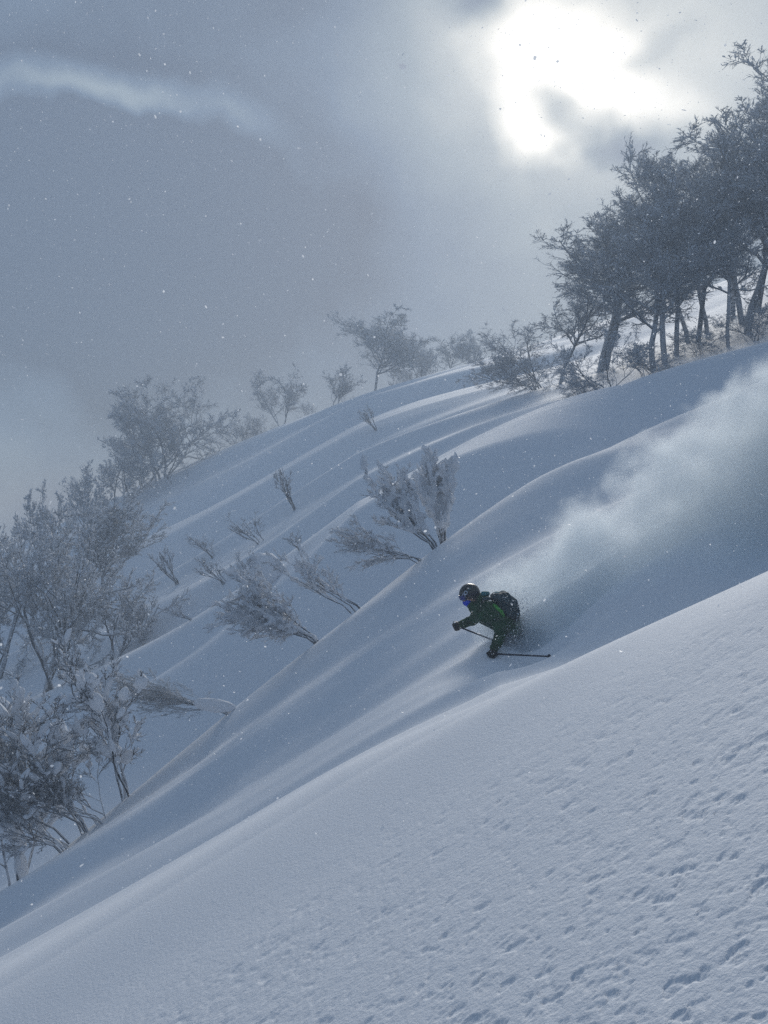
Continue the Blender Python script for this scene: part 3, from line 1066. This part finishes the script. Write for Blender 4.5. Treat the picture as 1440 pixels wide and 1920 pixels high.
trouser_chains = [
    [(P3(955, 1180, -0.08), 0.14), (hip_n, 0.13), (P3(952, 1197, -0.14), 0.112), (kn_n, 0.09), (P3(949, 1230, -0.15), 0.085), (an_n, 0.085)],
    [(P3(955, 1180, 0.08), 0.14), (hip_f, 0.13), (P3(949, 1196, 0.15), 0.112), (kn_f, 0.09), (P3(945, 1230, 0.21), 0.085), (an_f, 0.085)],
]
link('trousers', skin(trouser_chains, 0.014, 3, 0.5, 0.014), M_TROUSER, person)


# helmet: shell with face opening, ear covers, brim
def helmet_mesh():
    bm = bmesh.new()
    bmesh.ops.create_uvsphere(bm, u_segments=40, v_segments=24, radius=1.0)
    dead = [v for v in bm.verts if (v.co.z < -0.62) or (v.co.x > 0.45 and v.co.z < 0.12) or (v.co.x > 0.1 and v.co.z < -0.4)]
    bmesh.ops.delete(bm, geom=dead, context='VERTS')
    bmesh.ops.solidify(bm, geom=bm.faces[:], thickness=0.09)
    for v in bm.verts:
        c = v.co.copy()
        k = 0.152 if c.x < 0 else 0.144
        v.co = hp(c.x * k + 0.0, c.y * 0.128, c.z * 0.142 + 0.022) - ORIGIN
    bmesh.ops.recalc_face_normals(bm, faces=bm.faces[:])
    for f in bm.faces:
        f.smooth = True
    me = bpy.data.meshes.new('helmet')
    bm.to_mesh(me)
    bm.free()
    return me


helmet = link('helmet', helmet_mesh(), M_HELMET, person)


def sphere_pt(az, el, k=1.0):
    """point on the helmet, az from the face direction towards the camera side, degrees"""
    a, e = R(az), R(el)
    x, y, z = math.cos(e) * math.cos(a) * k, math.cos(e) * math.sin(a) * k, math.sin(e) * k
    return hp(x * 0.148, y * 0.130, z * 0.145 + 0.022) - ORIGIN


def tube_obj(name, pts, r, mat, parent, closed=False, sides=8):
    pts = np.array([p[:] for p in pts])
    if closed:
        pts = np.concatenate([pts, pts[:1]])
    rr = np.full(len(pts), r) if not hasattr(r, '__len__') else np.array(r, float)
    v, f = tubes(pts[None], rr[None], sides)
    # end caps
    me = mesh_arrays(name, v, f)
    if not closed:
        bm = bmesh.new()
        bm.from_mesh(me)
        bmesh.ops.holes_fill(bm, edges=[e for e in bm.edges if e.is_boundary], sides=0)
        bm.to_mesh(me)
        bm.free()
    return link(name, me, mat, parent)


# printed mark on the helmet side: two linked rings and a short dash
for a0, e0, ra in ((42, 6, 9.5), (58, 19, 9.0)):
    tube_obj('ring_mark', [sphere_pt(a0 + ra * 1.05 * math.cos(t), e0 + ra * math.sin(t), 1.01) for t in np.linspace(0, 2 * math.pi, 18)[:-1]], 0.006, M_WHITE, helmet, True, 6)
tube_obj('dash_mark', [sphere_pt(76, 29, 1.01), sphere_pt(86, 33, 1.01), sphere_pt(97, 36, 1.01)], 0.007, M_TEAL, helmet, False, 6)


def band(name, az0, az1, el0, el1, k, mat, parent, n=18, m=5, thick=0.012):
    bm = bmesh.new()
    rows = [[bm.verts.new(sphere_pt(az0 + (az1 - az0) * i / n, el0 + (el1 - el0) * j / m, k)) for i in range(n + 1)] for j in range(m + 1)]
    for j in range(m):
        for i in range(n):
            bm.faces.new((rows[j][i], rows[j][i + 1], rows[j + 1][i + 1], rows[j + 1][i])).smooth = True
    bmesh.ops.recalc_face_normals(bm, faces=bm.faces[:])
    bmesh.ops.solidify(bm, geom=bm.faces[:], thickness=thick)
    me = bpy.data.meshes.new(name)
    bm.to_mesh(me)
    bm.free()
    return link(name, me, mat, parent)


gog = band('goggles', -58, 58, -24, 10, 0.98, M_FRAME, person)
band('lens', -48, 48, -19, 6, 1.06, M_LENS, gog)
band('strap', 56, 175, -7, 5, 1.03, M_FRAME, gog, 20, 2, 0.004)
band('strap', -56, -175, -7, 5, 1.03, M_FRAME, gog, 20, 2, 0.004)
gaiter = [[(hp(0.082, 0, -0.075), 0.05), (hp(0.04, 0, -0.10), 0.066), (neck + Vector((0.0, 0, -0.01)), 0.08)],
          [(hp(0.066, 0.03, -0.07), 0.045), (hp(0.066, -0.03, -0.07), 0.045)]]
link('neck_gaiter', skin(gaiter, 0.012, 3), M_GAITER, person)


def fist(ha, wr, axis, name):
    """gloved hand: palm, four curled fingers of unequal length and a thumb round the grip"""
    h = (ha - wr).normalized()
    a = (axis - h * axis.dot(h)).normalized()
    n = a.cross(h)
    c = ha + h * 0.012
    ch = [[(wr, 0.05), (wr + h * 0.03, 0.047)], [(wr + h * 0.02, 0.045), (ha - n * 0.02 + a * 0.022, 0.038)], [(wr + h * 0.02, 0.045), (ha - n * 0.02 - a * 0.026, 0.036)]]
    for j, ln in enumerate((0.92, 1.0, 0.96, 0.8)):
        off = a * (0.040 - 0.027 * j)
        pts = []
        for t in np.linspace(-110, 150 * ln, 6):
            d = h * math.cos(R(t)) + n * math.sin(R(t))
            pts.append((c + off + d * 0.034, 0.0165 - 0.0012 * abs(j - 1)))
        ch.append(pts)
    ch.append([(wr + h * 0.03 + a * 0.03, 0.024), (ha + a * 0.058 + n * 0.01, 0.02), (ha + a * 0.055 + n * 0.04 + h * 0.02, 0.016)])
    return link(name, skin(ch, 0.0075, 2), M_GLOVE, person)


tip_n = P3(1034, 1231, -1.42)
tip_f = P3(934, 1204, 0.10)
ax_n = (tip_n - ha_n).normalized()
ax_f = (tip_f - ha_f).normalized()
fist(ha_n, wr_n, -ax_n, 'glove')
fist(ha_f, wr_f, -ax_f, 'glove')


def boot(an, name):
    d = Vector((-0.85, 0, -0.53))
    heel = an + Vector((0.03, 0, -0.10))
    ch = [[(an + Vector((-0.02, 0, 0.12)), 0.078), (an, 0.072), (heel, 0.062)], [(heel, 0.06), (heel + d * 0.24 + Vector((0, 0, 0.02)), 0.052)],
          [(an, 0.065), (heel + d * 0.16 + Vector((0, 0, 0.03)), 0.055)]]
    b = link(name, skin(ch, 0.011, 2), M_TROUSER, person)
    for k in (0.0, 0.06):
        c = an + Vector((-0.03, -0.075, 0.06 - k)) - ORIGIN
        tube_obj('buckle', [c + Vector((-0.04, 0, 0)), c + Vector((0.04, -0.004, 0.01))], 0.009, M_POLE, b, False, 6)
    return heel


for an in (an_n, an_f):
    heel = boot(an, 'ski_boot')
    # ski under the boot
    d = Vector((-0.85, 0, -0.53)).normalized()
    nrm = Vector((-0.53, 0, 0.85))
    bm = bmesh.new()
    secs = []
    for t in np.linspace(-0.75, 0.98, 26):
        w = 0.055 + 0.012 * (t / 0.9) ** 2
        if t > 0.82:
            w *= max(0.12, 1 - ((t - 0.82) / 0.17) ** 2)
        lift = 0.9 * max(0, t - 0.68) ** 2 * 1.6 + 0.3 * max(0, -t - 0.66) ** 2
        c = heel + d * (t + 0.10) - nrm * 0.075 + nrm * lift - ORIGIN
        secs.append([bm.verts.new(c + Vector((0, sx * w, 0)) + nrm * sz) for sx, sz in ((-1, 0), (-1, 0.014), (1, 0.014), (1, 0))])
    for s0, s1 in zip(secs[:-1], secs[1:]):
        for i in range(4):
            bm.faces.new((s0[i], s0[(i + 1) % 4], s1[(i + 1) % 4], s1[i]))
    bm.faces.new(secs[0])
    bm.faces.new(secs[-1][::-1])
    bmesh.ops.recalc_face_normals(bm, faces=bm.faces[:])
    me = bpy.data.meshes.new('ski')
    bm.to_mesh(me)
    bm.free()
    near = an is an_n
    so = link('ski', me, M_SKI, None, ORIGIN)
    tag(so, 'ski on the foot %s the camera, sunk in the powder' % ('nearer' if near else 'farther from'), 'ski', 'pair of skis under the skier')
    bb = bmesh.new()
    for k, L_ in ((0.22, 0.05), (-0.06, 0.06)):
        Mx = Matrix.Translation(heel + d * (k + 0.02) - nrm * 0.048 - ORIGIN) @ d.to_track_quat('X', 'Z').to_matrix().to_4x4() @ Matrix.Diagonal((L_ * 2, 0.07, 0.035, 1))
        bmesh.ops.create_cube(bb, size=1, matrix=Mx)
    bmesh.ops.bevel(bb, geom=bb.edges[:], offset=0.006, segments=2, affect='EDGES')
    mb = bpy.data.meshes.new('binding')
    bb.to_mesh(mb)
    bb.free()
    link('binding', mb, M_POLE, so)


def pole(ha, tip, label):
    ax = (tip - ha).normalized()
    o = link('ski_pole', None, loc=ha)
    tag(o, label, 'ski pole', 'pair of ski poles')
    L_ = (tip - ha).length
    z = lambda t: ax * t
    tube_obj('shaft', [z(-0.02), z(L_ * 0.4), z(L_ * 0.8), z(L_)], [0.013, 0.012, 0.011, 0.010], M_POLE, o)
    tube_obj('grip', [z(-0.075), z(-0.06), z(0.0), z(0.06), z(0.075)], [0.012, 0.02, 0.0165, 0.018, 0.012], M_GLOVE, o)
    bm = bmesh.new()
    q = ax.to_track_quat('Z', 'Y').to_matrix().to_4x4()
    bmesh.ops.create_cone(bm, cap_ends=True, segments=20, radius1=0.012, radius2=0.03, depth=0.014, matrix=Matrix.Translation(ax * (L_ - 0.05)) @ q)
    me = bpy.data.meshes.new('basket')
    bm.to_mesh(me)
    bm.free()
    link('basket', me, M_POLE, o)
    side = ax.cross(Vector((0, 1, 0))).normalized()
    tube_obj('strap', [z(-0.07), z(-0.05) + side * 0.03, z(0.0) + side * 0.05, z(0.04) + side * 0.035, z(0.0) + side * 0.012], 0.005, M_GLOVE, o, False, 6)


pole(ha_n, tip_n, 'ski pole held low in the near hand, pointing straight back')
pole(ha_f, tip_f, 'ski pole in the far outstretched hand, pointing back into the spray')

# backpack on the skier's back
bx_dir = (pelvis - neck).normalized()
bn = Vector((bx_dir.z * -1, 0, bx_dir.x)).normalized()          # away from the back
pk = link('backpack', None, loc=ORIGIN)
tag(pk, 'dark teal backpack with green side pocket on the skier\'s back', 'backpack')


def bp(t, n, y):
    return neck + bx_dir * t + bn * n + Vector((0, y, 0))


ch = []
for y in (-0.10, 0.0, 0.10):
    ch.append([(bp(0.16, 0.22, y), 0.07), (bp(0.25, 0.285, y), 0.09), (bp(0.38, 0.27, y), 0.10), (bp(0.50, 0.18, y), 0.085), (bp(0.30, 0.17, y), 0.09)])
link('bag_body', skin(ch, 0.014, 3, 0.5, 0.018), M_PACK, pk)
link('side_pocket', skin([[(P3(925, 1136, -0.262), 0.03), (P3(932, 1143, -0.28), 0.042), (P3(942, 1155, -0.27), 0.03)],
                          [(P3(930, 1146, -0.27), 0.03), (P3(938, 1147, -0.275), 0.035)]], 0.009, 2, 0.5, 0.012), M_GREEN, pk)
link('lid_pocket', skin([[(bp(0.15, 0.27, -0.07), 0.04), (bp(0.15, 0.27, 0.07), 0.04)]], 0.012, 3), M_TEAL, pk)
link('collar_trim', skin([[(P3(906, 1113, -0.09), 0.035), (P3(914, 1113, -0.02), 0.035)]], 0.01, 2), M_TEAL, person)
for y in (-0.13, 0.13):
    tube_obj('shoulder_strap', [bp(0.10, 0.17, y) - ORIGIN, bp(0.02, 0.10, y * 1.1) - ORIGIN, bp(0.05, -0.02, y * 1.15) - ORIGIN, bp(0.16, -0.14, y * 1.1) - ORIGIN, bp(0.30, -0.10, y * 1.5) - ORIGIN], 0.022, M_PACK, pk, False, 8)

# ------------------------------------------------------------------ thrown powder and falling snow
def mat_flake():
    m, n, l, p = new_mat('snowflake')
    p.inputs['Base Color'].default_value = (0.9, 0.92, 0.95, 1)
    p.inputs['Roughness'].default_value = 0.4
    t = n.new('ShaderNodeBsdfTranslucent')
    t.inputs[0].default_value = (0.9, 0.92, 0.95, 1)
    mx = n.new('ShaderNodeMixShader')
    mx.inputs[0].default_value = 0.6
    l.new(p.outputs[0], mx.inputs[1])
    l.new(t.outputs[0], mx.inputs[2])
    o = [x for x in n if x.type == 'OUTPUT_MATERIAL'][0]
    l.new(mx.outputs[0], o.inputs['Surface'])
    return m


M_FLAKE = mat_flake()


def flakes(name, pts, sizes, rng, kind='stuff', plates=False):
    n = len(pts)
    ax = rng.normal(size=(n, 3))
    if plates:
        th = np.linspace(0, 2 * np.pi, 7)[:-1]
        hx = np.stack([np.cos(th), np.sin(th), 0 * th], -1)
        unit = (hx, np.array([[0, 1, 2], [0, 2, 3], [0, 3, 4], [0, 4, 5]]))
        v, f = lumps(np.asarray(pts), ax, sizes, sizes * rng.uniform(0.6, 1.0, n), sizes, unit, rng, 0.15)
    else:
        v, f = lumps(np.asarray(pts), ax, sizes * rng.uniform(0.7, 1.3, n), sizes * rng.uniform(0.6, 1.0, n), sizes * rng.uniform(0.35, 0.8, n), OCT, rng, 0.12)
    me = mesh_arrays(name, v, f, not plates)
    o = link(name, me, M_FLAKE if plates else M_SNOW)
    tag(o, kind=kind)
    return o


def at(u, v, y):
    return Vector(((u - CU) / FPX * y, y, (CV - v) / FPX * y))


rng = np.random.default_rng(77)
cl = []
cs = []


def cloud(u, v, dy, ru, rv, ry, n, s0, s1):
    for _ in range(n):
        p = P3(u + rng.normal() * ru, v + rng.normal() * rv, dy + rng.normal() * ry)
        cl.append(p[:])
        cs.append(s0 * (s1 / s0) ** (rng.random() ** 2))


cloud(988, 1165, -0.15, 13, 28, 0.2, 2600, 0.002, 0.012)
cloud(966, 1222, -0.30, 18, 18, 0.08, 5000, 0.002, 0.012)
cloud(916, 1208, -0.15, 12, 22, 0.10, 1500, 0.003, 0.009)
cloud(935, 1258, -0.40, 26, 9, 0.12, 5500, 0.003, 0.012)
cloud(905, 1150, -0.45, 26, 28, 0.15, 120, 0.003, 0.006)
cloud(948, 1140, -0.45, 16, 26, 0.10, 160, 0.002, 0.007)
cloud(972, 1128, 0.0, 9, 18, 0.2, 900, 0.003, 0.011)
cloud(995, 1160, 0.0, 24, 36, 0.4, 3500, 0.003, 0.012)
cloud(1010, 1225, -0.1, 50, 26, 0.5, 3500, 0.003, 0.010)
cloud(1130, 1100, 0.0, 120, 75, 0.6, 6000, 0.002, 0.008)
cloud(1150, 985, 0.4, 35, 25, 0.2, 350, 0.003, 0.020)
cloud(1185, 905, 0.4, 20, 25, 0.2, 350, 0.003, 0.014)
for k in range(7000):
    t = rng.random() ** 0.8
    u_ = 1000 + 520 * t
    v_ = 1165 - 290 * t + rng.normal() * (45 + 75 * t)
    cl.append(at(u_, v_, 14.3 - 1.4 * t + rng.normal() * (0.2 + 0.5 * t))[:])
    cs.append(0.002 * 4.5 ** (rng.random() ** 2))
sp_o = flakes('powder_spray', cl, np.array(cs), rng, plates=True)
tag(sp_o, 'lumps and grains of snow thrown up round the skier', 'snow spray')

N = 90000
pts = np.stack([rng.uniform(-9, 9, N), rng.uniform(3.0, 19, N), rng.uniform(-6, 10, N)], -1)
sz = 0.0040 * np.exp(rng.normal(size=N) * 0.42)
fl = flakes('falling_snow', pts, sz, rng, plates=True)
tag(fl, 'snowflakes drifting through the air over the whole slope', 'snowfall')


# powder cloud: a cone of airborne snow trailing the skier up the slope
def powder_cloud(name, a, b, r0, r1, dens, nscale, label, warp=1.1):
    ax = b - a
    L_ = ax.length
    o = link(name, None, loc=a)
    bpy.data.objects.remove(o)
    bm = bmesh.new()
    rings = []
    NS, NR = 24, 14
    for i in range(NR + 1):
        t = i / NR
        x = -r0 * 0.7 + t * (L_ + r0 * 0.7)
        rr = (r0 + (r1 - r0) * max(0, x) / L_) * (1.25 if x > 0 else 1.25 * math.sqrt(max(0.02, 1 - (x / (r0 * 0.75)) ** 2)))
        rings.append([bm.verts.new((x, rr * math.cos(2 * math.pi * k / NS), rr * math.sin(2 * math.pi * k / NS))) for k in range(NS)])
    for p, q in zip(rings[:-1], rings[1:]):
        for k in range(NS):
            bm.faces.new((p[k], p[(k + 1) % NS], q[(k + 1) % NS], q[k]))
    bm.faces.new(rings[0][::-1])
    bm.faces.new(rings[-1])
    bmesh.ops.recalc_face_normals(bm, faces=bm.faces[:])
    me = bpy.data.meshes.new(name)
    bm.to_mesh(me)
    bm.free()
    m, n, l, v = volume_mat(name + '_air', 0.0, (0.92, 0.97, 1.0), 0.45)
    tc = n.new('ShaderNodeTexCoord')
    sep = n.new('ShaderNodeSeparateXYZ')
    l.new(tc.outputs['Object'], sep.inputs[0])

    def mt(op, x, y=None):
        q = n.new('ShaderNodeMath')
        q.operation = op
        for i, w in enumerate((x, y)):
            if w is None:
                continue
            if isinstance(w, (int, float)):
                q.inputs[i].default_value = w
            else:
                l.new(w, q.inputs[i])
        return q.outputs[0]

    rad = mt('SQRT', mt('ADD', mt('MULTIPLY', sep.outputs[1], sep.outputs[1]), mt('MULTIPLY', sep.outputs[2], sep.outputs[2])))
    rx = mt('ADD', mt('MULTIPLY', mt('MAXIMUM', sep.outputs[0], 0.0), (r1 - r0) / L_), r0)
    q = mt('DIVIDE', rad, rx)
    back = mt('DIVIDE', mt('MAXIMUM', mt('MULTIPLY', sep.outputs[0], -1.0), 0.0), r0 * 0.7)
    q = mt('SQRT', mt('ADD', mt('MULTIPLY', q, q), mt('MULTIPLY', back, back)))
    ns = n.new('ShaderNodeTexNoise')
    ns.inputs['Scale'].default_value = nscale
    ns.inputs['Detail'].default_value = 5
    ns.inputs['Roughness'].default_value = 0.6
    l.new(tc.outputs['Object'], ns.inputs['Vector'])
    nb = n.new('ShaderNodeTexNoise')
    nb.inputs['Scale'].default_value = nscale * 0.42
    nb.inputs['Detail'].default_value = 2
    l.new(tc.outputs['Object'], nb.inputs['Vector'])
    q = mt('ADD', q, mt('MULTIPLY', mt('SUBTRACT', ns.outputs['Fac'], 0.5), warp))
    q = mt('ADD', q, mt('MULTIPLY', mt('SUBTRACT', nb.outputs['Fac'], 0.5), warp * 1.3))
    mr = n.new('ShaderNodeMapRange')
    mr.interpolation_type = 'SMOOTHSTEP'
    l.new(q, mr.inputs['Value'])
    mr.inputs['From Min'].default_value = 1.0
    mr.inputs['From Max'].default_value = 0.6
    mr.inputs['To Max'].default_value = dens
    l.new(mr.outputs[0], v.inputs['Density'])
    m.cycles.volume_step_rate = 0.12
    o = link(name, me, m, None, a)
    o.rotation_euler = ax.to_track_quat('X', 'Z').to_euler()
    tag(o, label, 'powder cloud', None, 'stuff')
    return o


def volume_mat(name, density, color=(1, 1, 1), aniso=0.0):
    m = bpy.data.materials.new(name)
    m.use_nodes = True
    n, l = m.node_tree.nodes, m.node_tree.links
    n.clear()
    v = n.new('ShaderNodeVolumePrincipled')
    v.inputs['Color'].default_value = (*color, 1)
    v.inputs['Density'].default_value = density
    v.inputs['Anisotropy'].default_value = aniso
    o = n.new('ShaderNodeOutputMaterial')
    l.new(v.outputs[0], o.inputs['Volume'])
    return m, n, l, v


powder_cloud('powder_cloud', at(975, 1175, 14.4), at(1800, 800, 11.9), 0.85, 1.95, 2.4, 2.2, 'cloud of powder hanging in the skier\'s track', 1.2)
powder_cloud('powder_burst', at(935, 1258, 13.70), at(1000, 1165, 13.85), 0.20, 0.27, 6.0, 6.0, 'puff of powder hiding the skier\'s legs', 0.9)

# ------------------------------------------------------------------ haze
def box_mesh(name, lo, hi):
    bm = bmesh.new()
    bmesh.ops.create_cube(bm, size=1)
    for v in bm.verts:
        v.co = [lo[i] + (v.co[i] + 0.5) * (hi[i] - lo[i]) for i in range(3)]
    me = bpy.data.meshes.new(name)
    bm.to_mesh(me)
    bm.free()
    return me


zmin, zmax = float(T_Z.min()), float(T_Z.max())
print('terrain z', zmin, zmax, 'rows', row_of(925, 14), row_of(720, 78))
hm, _, _, _ = volume_mat('haze_air', HAZE_DENSITY, (0.62, 0.735, 0.87), 0.3)
haze = link('haze', box_mesh('haze', (-118, -10, zmin - 1), (118, 99, zmax + 14)), hm)
tag(haze, kind='stuff')
